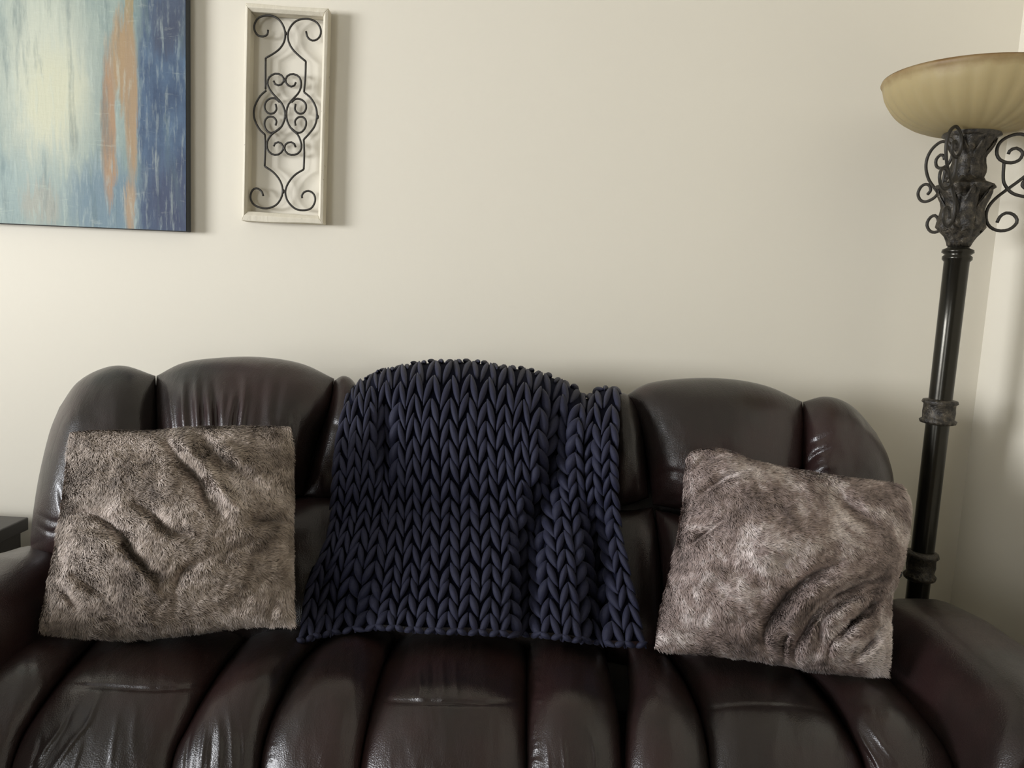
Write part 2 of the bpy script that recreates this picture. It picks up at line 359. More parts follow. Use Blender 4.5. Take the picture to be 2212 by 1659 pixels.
scr = [
 [(262,215),(257,248),(225,262),(188,252),(165,215),(166,172),(192,130),(240,112),(300,116),(345,145),(375,195),(386,250),(375,305),(345,350),(300,385),(245,416)],
 [(245,416),(244,500),(244,640)],
 [(250,648),(205,690),(170,755),(160,820),(175,880),(205,932),(240,965)],
 [(240,965),(243,1050),(238,1192)],
 [(238,1192),(300,1235),(345,1290),(366,1350),(360,1410),(325,1465),(275,1490),(220,1492),(165,1470),(138,1430),(140,1385),(160,1355),(190,1352),(218,1375),(228,1405)],
 [(535,225),(545,265),(575,290),(610,285),(637,255),(640,210),(615,165),(570,140),(520,135),(465,150),(425,190),(405,240),(410,300),(440,355),(490,405),(533,440)],
 [(533,440),(530,550),(520,660)],
 [(520,660),(570,705),(605,770),(612,835),(598,900),(560,955),(518,1000)],
 [(518,1000),(522,1100),(518,1215)],
 [(518,1215),(460,1250),(415,1300),(388,1360),(393,1420),(425,1470),(470,1502),(530,1507),(575,1490),(600,1440),(592,1395),(560,1370),(525,1375),(505,1400),(507,1420)],
 [(302,580),(315,605),(345,612),(372,590),(372,555),(345,532),(305,530),(270,555),(258,600),(280,650),(320,697),(360,740),(383,800),(380,860),(350,920),(290,962),(257,1015),(258,1070),(290,1105),(330,1110),(365,1085),(372,1048),(345,1020),(315,1025),(302,1050)],
 [(462,590),(450,615),(420,620),(393,597),(390,560),(415,535),(455,533),(490,558),(500,610),(482,665),(440,710),(405,755),(394,810),(400,870),(430,925),(475,965),(498,1020),(500,1070),(470,1105),(420,1110),(386,1085),(382,1045),(410,1020),(445,1025),(460,1055)],
 [(316,745),(322,785),(300,812),(265,812),(240,783),(242,740),(270,710),(310,705),(345,732)],
 [(316,900),(322,868),(300,840),(265,838),(240,866),(240,912),(268,948),(305,948),(348,918)],
 [(460,745),(455,785),(478,812),(512,812),(534,780),(530,742),(500,714),(460,710),(428,735)],
 [(460,900),(456,868),(478,842),(512,840),(534,868),(530,912),(500,948),(465,948),(430,920)]]
for s in scr:
    pts = arclen(cat_rom(s, 70), 46 if len(s) > 4 else 8)
    P = np.array([c2(x, y, -.024) for x, y in pts]); r = np.full(len(P), .0027); V, Fc = tube(P, r, 8)
    mesh_obj('iron_scroll' if len(s) > 4 else 'iron_bar', V, Fc, M_IRON, wf)
for (x, y) in ((388, 240), (372, 1372), (388, 835), (618, 838), (382, 575), (378, 1062)):
    c = c2(x, y, -.024); th = np.linspace(0, 1, 7); mesh_obj('weld_collar', *tube([c + np.array([0, 0, .006*q]) for q in np.linspace(-1, 1, 7)], [.001, .0028, .0034, .0036, .0034, .0028, .001], 10), M_IRON, wf)

# ------------------------------------------------------------------ end table at far left
pc = at(62, 1117, -.10)
tb = empty('end_table', (pc.x - .28, -.40, 0), 'dark espresso end table against the wall behind the left sofa arm', 'table')
ZT = pc.z
# side depth so the slab edge runs toward the viewer
bevel(mesh_obj('table_top', *box(pc.x - .56, pc.x, -.70, -.10, ZT - .035, ZT), M_TABLE, tb, False), .003)
bevel(mesh_obj('apron', *box(pc.x - .54, pc.x - .012, -.685, -.115, ZT - .14, ZT - .035), M_TABLE, tb, False), .002)
for xx in (pc.x - .54, pc.x - .062):
    for yy in (-.685, -.165): bevel(mesh_obj('leg', *box(xx, xx + .05, yy, yy + .05, 0, ZT - .14), M_TABLE, tb, False), .003)
bevel(mesh_obj('shelf', *box(pc.x - .52, pc.x - .03, -.66, -.14, .14, .165), M_TABLE, tb, False), .002)

# ------------------------------------------------------------------ sofa
sofa = empty('reclining_sofa', (-.12, -.7, 0), 'dark brown leather three-seat sofa with puffed headrests and channelled seats', 'sofa')
SX0, SX1 = -1.12, .90
def cr(*a): return list(a)
# back shell and base
def shell():
    V = []; n = 41
    for i in range(n):
        q = i/(n-1); x = -1.06 + 1.90*q; z = .90 - .10*abs(2*q-1)**6
        V += [(x, -.30, z), (x, -.19, z - .05), (x, -.16, .08), (x, -.46, .08), (x, -.50, .40)]
    Fc = [(i*5+k, (i+1)*5+k, (i+1)*5+(k+1) % 5, i*5+(k+1) % 5) for i in range(n-1) for k in range(5)] + [(0, 1, 2, 3, 4), tuple((n-1)*5+4-k for k in range(5))]
    return V, Fc
bevel(mesh_obj('back_shell', *shell(), M_SHELL, sofa), .02, 3)
bevel(mesh_obj('base', *box(-1.02, .78, -.93, -.30, .05, .30), M_SHELL, sofa, False), .03, 3)
for xx in (-1.0, .70):
    for yy in (-.90, -.28): mesh_obj('foot', *box(xx, xx+.06, yy, yy+.06, 0, .06), M_TAB, sofa, False)

def fan(xs, y0, y1, w, amp, spread=0.15, seed=0):
    r = random.Random(seed); out = []
    for x in xs:
        dx = (x - np.mean(xs))*spread; a = r.uniform(-8, 8)
        out.append(([(x + a - dx, y0 + r.uniform(-10, 25)), (x + r.uniform(-5, 5), (y0+y1)/2), (x + dx + r.uniform(-4, 4), y1 + r.uniform(-15, 10))], w*r.uniform(.7, 1.2), amp*r.uniform(.5, 1.1)))
    return out
B = 'back'
# left section
pad('back_wing', sofa, B, [(128,880),(165,828),(215,798),(268,790),(336,812)], [(336,812),(340,900),(338,1000),(338,1180)], [(70,1200),(150,1210),(338,1180)], [(128,880),(105,940),(80,1050),(66,1160),(70,1200)],
    .120, .10, (2.1, 2.6), 80, 90, cr(([(75,1130),(110,1150),(160,1140)], 5, -.006), ([(80,1110),(120,1128),(170,1115)], 5, -.005), ([(128,1040),(136,1090),(150,1130)], 7, -.006), ([(330,830),(320,900),(325,980)], 10, -.006)), .006, (70, 140))
pad('headrest', sofa, B, [(338,812),(395,784),(470,773),(560,771),(650,785),(722,818)], [(722,818),(712,880),(680,960),(655,1070)], [(345,1075),(500,1090),(655,1070)], [(338,812),(335,900),(340,1000),(345,1075)],
    .120, .10, (2.6, 2.4), 110, 90, fan([372,398,425,452,478,500,522], 815, 985, 7, .0125, -.1, 3) + fan([365,410,440,468,510,560,600], 800, 960, 9, -.006, -.1, 5) + fan([590,625,650], 880, 950, 8, .003, 0, 8), .004, (60, 160), seed=2)
pad('back_wing', sofa, B, [(722,822),(740,812),(758,818),(775,840)], [(775,840),(765,950),(755,1070)], [(655,1072),(700,1080),(755,1070)], [(722,822),(708,890),(680,980),(655,1072)],
    .060, .10, (2.4, 2.6), 50, 80, cr(([(708,905),(730,920),(760,918)], 6, -.004)), .004, (50, 120), seed=3)
pad('lumbar_pad', sofa, B, [(330,1085),(500,1092),(660,1074),(780,1072)], [(780,1072),(785,1200),(760,1420)], [(300,1420),(500,1440),(760,1420)], [(330,1085),(320,1200),(300,1420)], .095, .08, (2.8, 2.4), 60, 60, (), .006, (90, 90), seed=4)
pad('lumbar_pad', sofa, B, [(90,1150),(200,1170),(325,1150)], [(325,1150),(320,1280),(300,1420)], [(110,1400),(200,1425),(300,1420)], [(90,1150),(95,1250),(110,1400)], .06, .08, (2.4, 2.4), 40, 40)
# middle section (under the blanket)
pad('headrest', sofa, B, [(775,862),(830,824),(920,804),(1010,803),(1120,817),(1210,841),(1285,880)], [(1285,880),(1290,960),(1280,1085)], [(800,1070),(1000,1085),(1280,1085)], [(775,862),(785,950),(800,1070)], .030, .05, (3.0, 2.6), 70, 70)
pad('lumbar_pad', sofa, B, [(790,1080),(1000,1090),(1290,1090)], [(1290,1090),(1300,1200),(1310,1430)], [(760,1410),(1000,1420),(1310,1430)], [(790,1080),(780,1200),(760,1410)], .04, .08, (2.8, 2.4), 50, 50)
# right section
pad('back_wing', sofa, B, [(1312,866),(1330,850),(1355,852),(1385,885)], [(1385,885),(1392,960),(1402,1075)], [(1310,1085),(1350,1092),(1402,1075)], [(1312,866),(1313,960),(1310,1085)], .06, .10, (2.2, 2.6), 40, 70, (), .004, (50, 120), seed=5)
pad('headrest', sofa, B, [(1350,856),(1400,828),(1490,817),(1580,819),(1660,835),(1733,868)], [(1733,868),(1738,940),(1728,1120)], [(1410,1090),(1560,1115),(1728,1120)], [(1350,856),(1375,900),(1395,980),(1410,1090)],
    .10, .10, (2.8, 2.6), 100, 80, cr(([(1400,1040),(1450,1020),(1500,1035)], 9, -.004)), .005, (90, 110), seed=6)
pad('back_wing', sofa, B, [(1735,868),(1775,857),(1812,862),(1850,885),(1893,935)], [(1893,935),(1920,990),(1932,1060),(1925,1200)], [(1730,1180),(1830,1215),(1925,1200)], [(1735,868),(1732,960),(1730,1060),(1730,1180)],
    .085, .10, (2.4, 2.6), 80, 90, cr(([(1738,1010),(1760,985),(1800,965)], 6, -.008), ([(1738,1030),(1775,1010),(1820,1005)], 6, .004), ([(1745,960),(1775,948),(1800,930)], 5, -.005), ([(1850,890),(1866,905),(1872,925)], 5, -.012)), .006, (60, 90), seed=7)
pad('lumbar_pad', sofa, B, [(1345,1100),(1380,1105),(1410,1095)], [(1410,1095),(1425,1200),(1440,1440)], [(1310,1430),(1370,1440),(1440,1440)], [(1290,1095),(1300,1200),(1310,1430)], .06, .08, (2.4, 2.4), 40, 50)
pad('lumbar_pad', sofa, B, [(1415,1100),(1560,1125),(1728,1130)], [(1728,1130),(1735,1280),(1730,1470)], [(1440,1440),(1580,1460),(1730,1470)], [(1415,1100),(1430,1250),(1440,1440)], .09, .08, (2.8, 2.4), 50, 50)
pad('lumbar_pad', sofa, B, [(1732,1190),(1830,1225),(1920,1210)], [(1920,1210),(1925,1300),(1920,1480)], [(1735,1470),(1830,1485),(1920,1480)], [(1732,1190),(1735,1300),(1735,1470)], .07, .08, (2.4, 2.4), 40, 40)

# seat channels
S = 'seat'
E = 1790
S0 = [(60,1365),(10,1410),(-90,1500),(-170,1620),(-230,E)]
S1 = [(250,1350),(200,1392),(130,1470),(66,1560),(36,1620),(20,1680),(5,E)]
S2 = [(565,1345),(528,1385),(480,1445),(437,1512),(403,1575),(378,1625),(366,1680),(350,E)]
S3 = [(740,1345),(690,1390),(640,1445),(608,1505),(582,1565),(566,1625),(560,1680),(552,E)]
S4 = [(880,1340),(852,1385),(828,1440),(808,1505),(792,1575),(780,1640),(774,1700),(768,E)]
S5 = [(1128,1345),(1138,1400),(1138,1500),(1137,1580),(1138,1650),(1138,E)]
S6 = [(1282,1360),(1302,1400),(1322,1470),(1336,1550),(1342,1620),(1344,E)]
S6b = [(1330,1370),(1352,1420),(1356,1500),(1352,1570),(1350,1640),(1350,E)]
S7 = [(1405,1375),(1440,1415),(1478,1470),(1508,1535),(1525,1600),(1533,1660),(1540,E)]
S8 = [(1660,1395),(1715,1440),(1765,1485),(1815,1552),(1848,1610),(1868,1665),(1890,E)]
S9 = [(1870,1420),(1915,1460),(1962,1505),(2012,1570),(2048,1625),(2068,1670),(2100,E)]
def seat_pad(name, L, R, Hs, creases=(), seed=1, p=(2.3, 3.0), nz=.003, nsc=(50, 160), nu=70, bow=8, **k):
    t = [L[0], ((L[0][0]+R[0][0])/2, (L[0][1]+R[0][1])/2 - bow), R[0]]; b = [L[-1], ((L[-1][0]+R[-1][0])/2, E), R[-1]]
    return pad(name, sofa, S, t, R, b, L, Hs*1.35, .06, p, nu, 150, creases, nz, nsc, seed=seed, **k)
def ticks(xs, y0, y1, ln, w, amp, seed, slant=0):
    r = random.Random(seed); out = []
    for y in np.arange(y0, y1, 13):
        x = xs(y); L_ = ln*r.uniform(.5, 1.3); out.append(([(x, y + r.uniform(-4, 4)), (x + L_/2, y + slant*.5), (x + L_, y + slant + r.uniform(-3, 3))], w, amp*r.uniform(.4, 1)))
    return out
lx = lambda C: (lambda y: float(np.interp(y, [q[1] for q in C], [q[0] for q in C])))
seat_pad('seat_channel', S0, S1, .045, seed=11)
seat_pad('seat_pad', S1, S2, .050, cr(([(120,1478),(220,1484),(340,1490),(460,1482)], 5, -.006),
    ([(215,1500),(190,1560),(150,1610),(95,1690)], 6, .007), ([(140,1560),(110,1600),(65,1660)], 5, .006), ([(255,1540),(245,1600),(235,1680)], 5, .004), ([(180,1590),(165,1640),(150,1690)], 4, .004), ([(300,1510),(290,1570),(285,1640)], 7, .002), ([(90,1590),(80,1630),(60,1680)], 5, -.006), ([(165,1520),(140,1570),(120,1610)], 5, -.004)), seed=12, nu=110)
seat_pad('seat_channel', S2, S3, .052, cr(([(445,1560),(440,1600),(430,1680)], 5, .006), ([(470,1550),(475,1600),(470,1690)], 5, .005), ([(495,1540),(500,1590),(502,1660)], 5, .004), ([(420,1560),(405,1620),(400,1680)], 5, -.006), ([(458,1580),(456,1620),(450,1690)], 4, -.005), ([(515,1560),(520,1620),(515,1680)], 5, -.003)), seed=13)
seat_pad('seat_channel', S3, S4, .052, ticks(lx(S3), 1500, 1680, 22, 5, .005, 2, -8), seed=14)
seat_pad('seat_pad', S4, S5, .050, cr(([(810,1512),(900,1517),(1020,1519),(1132,1516)], 5, -.007), ([(905,1440),(908,1480),(905,1510)], 4, .003), ([(935,1430),(932,1480),(930,1512)], 4, -.003), ([(955,1430),(958,1480),(955,1512)], 4, .003), ([(985,1430),(985,1470),(988,1510)], 4, .003), ([(930,1525),(935,1550),(938,1580)], 4, .002)), seed=15, nu=100)
seat_pad('seat_channel', S5, S6, .050, ticks(lx(S5), 1400, 1680, 26, 4.5, .005, 4, -6) + cr(([(1215,1590),(1220,1640),(1225,1690)], 4, .004), ([(1270,1570),(1285,1620),(1290,1680)], 5, .004), ([(1180,1600),(1185,1650),(1186,1700)], 4, .003)), seed=16)
seat_pad('seat_channel', S6b, S7, .050, cr(([(1485,1500),(1500,1540),(1512,1590)], 5, .003)), seed=17)
seat_pad('seat_pad', S7, S8, .048, cr(([(1508,1536),(1600,1524),(1700,1526),(1800,1540)], 5, -.004)), seed=18, nu=100)
seat_pad('seat_channel', S8, S9, .050, cr(([(1845,1570),(1870,1610),(1900,1660)], 5, .004), ([(1870,1560),(1900,1600),(1930,1640)], 5, .003), ([(1860,1610),(1880,1640),(1900,1680)], 4, -.003)), seed=19)

# arms: lofted, soft top
def arm(name, x0, x1, ys, tops, side, seed):
    V = []; ns = 44; Y = np.linspace(0, 1, 60)
    for j, q in enumerate(Y):
        y = np.interp(q, np.linspace(0, 1, len(ys)), ys); zt = np.interp(q, np.linspace(0, 1, len(tops)), tops); end = min(1, (1 - q)/.10, q/.05 + .35); end = math.sqrt(max(0, 1 - (1 - end)**2)) if end < 1 else 1
        xa = np.interp(q, [0, 1], [x0[0], x0[1]]); xb = np.interp(q, [0, 1], [x1[0], x1[1]]); cx = (xa + xb)/2; hw = (xb - xa)/2*(.75 + .25*end); zb = .12; cz = (zt + zb)/2; hh = (zt - zb)/2*(.70 + .30*end)
        for k in range(ns):
            a = 2*math.pi*k/ns; c, s = math.cos(a), math.sin(a); e = .62
            X = cx + hw*math.copysign(abs(c)**e, c); Z = cz + (hh*math.copysign(abs(s)**.72, s) if s < 0 else hh*abs(s)**.75)
            wv = .006*mnoise.noise(Vector((X*7, y*6, Z*7 + seed)))
            d = math.exp(-((y + .93 - (X - cx)*side*.5)/.018)**2)*max(0, s)**.5*.022
            V.append((X + c*wv - c*d*.5, y, Z + s*wv - d))
    Fc = [(j*ns + k, (j+1)*ns + k, (j+1)*ns + (k+1) % ns, j*ns + (k+1) % ns) for j in range(len(Y)-1) for k in range(ns)]
    Fc += [tuple(range(ns)), tuple((len(Y)-1)*ns + ns-1-k for k in range(ns))]
    return mesh_obj(name, V, Fc, M_LEATH, sofa)
ir = on_seat([1915, 2065], [1460, 1659], 0.03)
il = on_seat([165, 20], [1375, 1440], 0.03)
print('inner right', ir, 'inner left', il, 'XR', XR, 'table', pc, 'p1', p1)
arm('arm', (ir[0][0] + .0, ir[1][0] + .0), (ir[0][0] + .27, ir[1][0] + .30), [-.44, -.6, -.85, -1.12], [.585, .605, .60, .56], 1, 1.5)
arm('arm', (il[0][0] - .31, il[0][0] - .32), (il[0][0] - .055, il[0][0] - .05), [-.44, -.6, -.85, -1.12], [.59, .61, .61, .59], -1, 4.5)

# ------------------------------------------------------------------ chunky knit blanket
bl = empty('knit_blanket', (-.08, -.45, .95), 'navy blue chunky knit blanket draped over the middle headrest of the sofa', 'blanket')
ca = np.array([0, .12, .24, .36, .48, .60, .72, .82, .885, .93, 1.0])
cols = np.array([
 [(748,838),(722,960),(714,1060),(704,1160),(662,1265),(642,1385)],
 [(790,808),(785,930),(780,1050),(765,1150),(735,1260),(718,1366)],
 [(852,787),(846,920),(845,1040),(840,1150),(830,1260),(815,1354)],
 [(925,776),(915,910),(915,1040),(915,1150),(910,1260),(900,1360)],
 [(1005,775),(996,910),(1000,1040),(1000,1150),(1000,1260),(995,1364)],
 [(1085,784),(1078,920),(1083,1040),(1088,1150),(1092,1260),(1088,1368)],
 [(1165,799),(1152,930),(1155,1050),(1163,1150),(1172,1260),(1178,1372)],
 [(1232,824),(1218,950),(1224,1050),(1234,1150),(1244,1260),(1254,1382)],
 [(1272,856),(1262,955),(1266,1055),(1276,1155),(1290,1265),(1304,1387)],
 [(1298,834),(1291,960),(1295,1060),(1305,1160),(1324,1270),(1342,1391)],
 [(1345,834),(1338,960),(1338,1060),(1348,1160),(1372,1270),(1398,1392)]], float)
tv = np.linspace(0, 1, 6)
from_rows = [cat_rom(c, 101) for c in cols]           # one curve per column
CG = np.stack(from_rows)                              # 10 x 101 x 2
def blk_px(a, t):
    i = t*100; i0 = int(min(99, max(0, math.floor(i)))); w = i - i0; R = CG[:, i0]*(1-w) + CG[:, i0+1]*w
    return cr_interp(ca, R, a)
def cr_interp(xs, R, a):
    j = int(np.clip(np.searchsorted(xs, a) - 1, 0, len(xs)-2)); t = (a - xs[j])/(xs[j+1]-xs[j])
    p0 = R[j-1] if j > 0 else 2*R[0]-R[1]; p3 = R[j+2] if j+2 < len(xs) else 2*R[-1]-R[-2]; p1_, p2 = R[j], R[j+1]
    return 0.5*((2*p1_) + (p2-p0)*t + (2*p0-5*p1_+4*p2-p3)*t*t + (3*p1_-p0-3*p2+p3)*t**3)
FOLDS = [([(832,840),(832,950),(838,1060)], 20, -.050), ([(1195,810),(1205,930),(1200,1010),(1160,1110),(1140,1200),(1138,1400)], 24, -.075), ([(1150,1160),(1136,1280),(1138,1400)], 14, -.035),
         ([(1285,1090),(1290,1200),(1288,1400)], 20, -.095), ([(670,1230),(725,1300),(770,1420)], 65, -.050), ([(1318,850),(1318,1000),(1325,1150)], 26, .022),
         ([(1225,1080),(1225,1200),(1220,1370)], 30, .018), ([(1010,1240),(1020,1300),(1020,1370)], 90, .02), ([(760,900),(750,1000),(745,1100)], 30, .012), ([(1275,900),(1265,1000),(1262,1060)], 14, -.020)]
RPX = .0
def blk_pts(A, Tt):
    """world points of blanket surface; t<0 runs over the crest and down behind"""
    px = np.empty(len(A)); py = np.empty(len(A))
    for i, (a, t) in enumerate(zip(A, Tt)): px[i], py[i] = blk_px(a, max(t, 0))
    t0 = np.maximum(Tt, 0)
    h = .115*np.clip(1 - (1 - np.clip(t0/.22, 0, 1))**2.2, 0, 1)**.6 + .012*np.exp(-((t0-.25)/.15)**2) - .016*np.exp(-((t0-.50)/.08)**2) + .030*np.clip(t0 - .85, 0, 1)/.15 + .012*np.exp(-((t0-.8)/.16)**2)
    h += crease_field(px, py, FOLDS)*np.clip(t0*7, 0, 1) + .012
    P = on_plane(px, py, BP0, BN, h)
    b = np.maximum(-Tt, 0)                     # behind
    P[:, 1] += .135*(1 - np.exp(-b*16)); P[:, 2] -= 1.3*b**1.6 + .0*b
    return P
NC, NR = 17, 15
# backing cloth
nu, nv = 70, 80; A, Tg = np.meshgrid(np.linspace(.006, .994, nu), np.linspace(-.24, .985, nv)); Pb = blk_pts(A.ravel(), Tg.ravel())
G = Pb.reshape(nv, nu, 3); N = np.cross(np.gradient(G, axis=1), np.gradient(G, axis=0)); N /= np.linalg.norm(N, axis=2, keepdims=True) + 1e-9
if N[nv//2, nu//2, 1] > 0: N = -N
front = (G - N*.010).reshape(-1, 3); back = (G - N*.018).reshape(-1, 3)
V, Fc = close_sheets(front, back, nu, nv); mesh_obj('backing', V, Fc, M_NAVY, bl)
def stitch(c, d, n, L, w, tk):
    """tapered yarn loop leg"""
    d = d/np.linalg.norm(d); n = n - d*(n @ d); n /= np.linalg.norm(n); s = np.cross(d, n); V = []; R_ = 9; K = 10
    for i in range(R_):
        q = i/(R_-1); x = (q - .5)*L; r = (math.sin(math.pi*min(1, max(0, q*.94 + .03)))**.75)*(1.0 - .28*(q - .35)); lift = -.35*tk*(2*q-1)**2
        for k in range(K):
            a = 2*math.pi*k/K; V.append(c + d*x + s*(w*r*math.cos(a)) + n*(tk*r*math.sin(a) + lift))
    Fc = [(i*K + k, i*K + (k+1) % K, (i+1)*K + (k+1) % K, (i+1)*K + k) for i in range(R_-1) for k in range(K)] + [tuple(range(K))[::-1], tuple((R_-1)*K + k for k in range(K))]
    return V, Fc
for ci in range(NC):
    parts = []; a0 = (ci + .5)/NC; da = .25/NC
    for ri in range(-3, NR):
        t0 = (ri + .5 + .12*math.sin(ci*2.1))/NR
        for sgn in (-1, 1):
            jit = random.uniform(-.13, .13)/NR
            a = a0 + sgn*da*(1 + random.uniform(-.12, .12)); tc = t0 + jit; dt = .62/NR
            if tc + dt > 1.0: tc = 1.0 - dt*.8
            ad = sgn*da*.75
            q = blk_pts(np.array([a - ad, a + ad, a - .3/NC, a + .3/NC]), np.array([tc - dt, tc + dt, tc, tc]))
            p0, p1_, l, r_ = q; d = p1_ - p0; n = np.cross(d, r_ - l); n = -n if n[1] > 0 and ri >= 0 else n
            if ri < 0: n = n if n[2] > 0 else -n
            Ln = np.linalg.norm(d)*(1.16 if ri > 0 else .92); wd_ = np.linalg.norm(r_ - l)/.6*.5*.37
            wd_ = min(wd_, .0118); parts.append(stitch((p0 + p1_)/2, d, n/np.linalg.norm(n), Ln*random.uniform(.94, 1.06), wd_*random.uniform(.92, 1.08), min(wd_*1.1, .0125)))
    mesh_obj('knit_column', *join(parts), M_YARN, bl)
# cast-off edge loops along the hem
parts = []
for i in range(34):
    a = (i + .5)/34; q = blk_pts(np.array([a - .014, a + .014, a]), np.array([.995, .995, .995])); d = q[1] - q[0]
    parts.append(stitch(q[2] + np.array([0, -.004, -.002]), d + np.array([0, 0, .010*(1 if i % 2 else -1)]), np.array([0, -1, .3]), np.linalg.norm(d)*1.25, .0065, .0065))
mesh_obj('bound_edge', *join(parts), M_YARN, bl)

# ------------------------------------------------------------------ fur pillows
def pillow(name, label, p_bot, p_top, top, right, bottom, left, creases, mat, flow, nfur, Hf, seed, flen=.010):
    p0 = np.array([0, p_bot[0], p_bot[1]]); dv = np.array([0, p_top[0]-p_bot[0], p_top[1]-p_bot[1]]); n = np.array([0, -dv[2], dv[1]]); n /= np.linalg.norm(n)
    nu, nv = 150, 150
    P, u, v = coons(top, right, bottom, left, nu, nv, 1.35); px, py = P[..., 0], P[..., 1]
    pu = np.clip(1 - np.abs(2*u-1)**2.2, 0, 1)**.6; pv = np.clip(1 - np.abs(2*v-1)**2.2, 0, 1)**.6; puff = pv[:, None]*pu[None]
    h = Hf*puff + (1.45 if seed < 3 else 1.6)*crease_field(px, py, creases)*np.clip(puff*2, .15, 1) + .009*fnoise(px, py, 70, 50, seed, 4)*np.clip(puff*2, 0, 1)
    Sf = on_plane(px.ravel(), py.ravel(), p0, n, h.ravel()); B0 = on_plane(px.ravel(), py.ravel(), p0, n, 0.0); Bk = B0 - n*(Hf*.75*puff.ravel()[:, None])
    V, Fc = close_sheets(Sf, Bk, nu, nv); cen = B0.mean(0); base = np.array([cen[0], B0[:, 1].min(), B0[:, 2].min()])
    o = mesh_obj(name, V, Fc, mat, None, True, origin=base); tag(o, label, 'pillow', 'fur pillows on the sofa'); 
    me = o.data; at_ = me.attributes.new('tip', 'FLOAT', 'POINT'); at_.data.foreach_set('value', np.full(len(me.vertices), .25))
    # fur ribbons
    G = Sf.reshape(nv, nu, 3); du = np.gradient(G, axis=1); dw = np.gradient(G, axis=0); N = np.cross(dw, du); ar = np.linalg.norm(N, axis=2); N = N/(ar[..., None] + 1e-12)
    if N[nv//2, nu//2] @ n < 0: N = -N
    pr = np.clip(ar, 0, np.percentile(ar, 99)).ravel(); pr = pr/pr.sum(); idx = rng.choice(nu*nv, nfur, p=pr); jj, ii = np.divmod(idx, nu)
    jj = np.clip(jj, 0, nv-2); ii = np.clip(ii, 0, nu-2); a = rng.random(nfur)[:, None]; b = rng.random(nfur)[:, None]
    R = (G[jj, ii]*(1-a)*(1-b) + G[jj, ii+1]*a*(1-b) + G[jj+1, ii]*(1-a)*b + G[jj+1, ii+1]*a*b); Nn = N[jj, ii]
    X = du[jj, ii]/np.linalg.norm(du[jj, ii], axis=1, keepdims=True); Yv = dw[jj, ii]/np.linalg.norm(dw[jj, ii], axis=1, keepdims=True)
    sx = 26; fl = np.array([mnoise.noise(Vector((x/90 + seed*5, y/90, seed))) for x, y in zip(px[jj, ii][::1], py[jj, ii])])
    fl2 = np.array([mnoise.noise(Vector((x/22 + seed*9, y/22, seed+4))) for x, y in zip(px[jj, ii], py[jj, ii])])
    ang = flow + fl*2.0 + fl2*.9 + rng.normal(0, .25, nfur)
    D = X*np.cos(ang)[:, None] + Yv*np.sin(ang)[:, None]; L = flen*(rng.uniform(.55, 1.15, nfur) + .25*fl2)[:, None]
    lift = (.42 + .2*rng.random(nfur) + .12*fl2)[:, None]
    q1 = R + (D*.40 + Nn*lift*.9)*L*.5; q2 = R + (D*.95 + Nn*lift*.9)*L
    sd = np.cross(D, Nn); rw = rng.normal(0, .3, nfur)[:, None]; sd = sd + Nn*rw; sd /= np.linalg.norm(sd, axis=1, keepdims=True); w = .00085
    VV = np.stack([R - Nn*.0008 - sd*w, R - Nn*.0008 + sd*w, q1 + sd*w*.8, q1 - sd*w*.8, q2], 1).reshape(-1, 3) - base
    k = np.arange(nfur)*5
    loops = np.stack([k, k+1, k+2, k+3, k+3, k+2, k+4], 1).ravel(); starts = np.stack([np.arange(nfur)*7, np.arange(nfur)*7 + 4], 1).ravel()
    fm = bpy.data.meshes.new('fur'); fm.vertices.add(nfur*5); fm.vertices.foreach_set('co', VV.ravel()); fm.loops.add(nfur*7); fm.loops.foreach_set('vertex_index', loops.astype(np.int32))
    fm.polygons.add(nfur*2); fm.polygons.foreach_set('loop_start', starts.astype(np.int32)); fm.update(calc_edges=True); fm.validate()
    fm.polygons.foreach_set('use_smooth', np.ones(nfur*2, bool))
    ta = fm.attributes.new('tip', 'FLOAT', 'POINT'); jt = rng.uniform(-.15, .2, nfur)
    ta.data.foreach_set('value', np.clip(np.stack([jt*0, jt*0, .5 + jt, .5 + jt, 1 + jt], 1), 0, 1.4).ravel())
    Nr = Nn*1.0 + D*.15 + sd*rng.normal(0, .25, nfur)[:, None]; Nr /= np.linalg.norm(Nr, axis=1, keepdims=True)
    fm.normals_split_custom_set_from_vertices(np.repeat(Nr, 5, axis=0).tolist())
    fm.materials.append(mat); fo = bpy.data.objects.new('fur', fm); COL.objects.link(fo); fo.parent = o; fo['kind'] = 'stuff'
    return o
NF = 90000
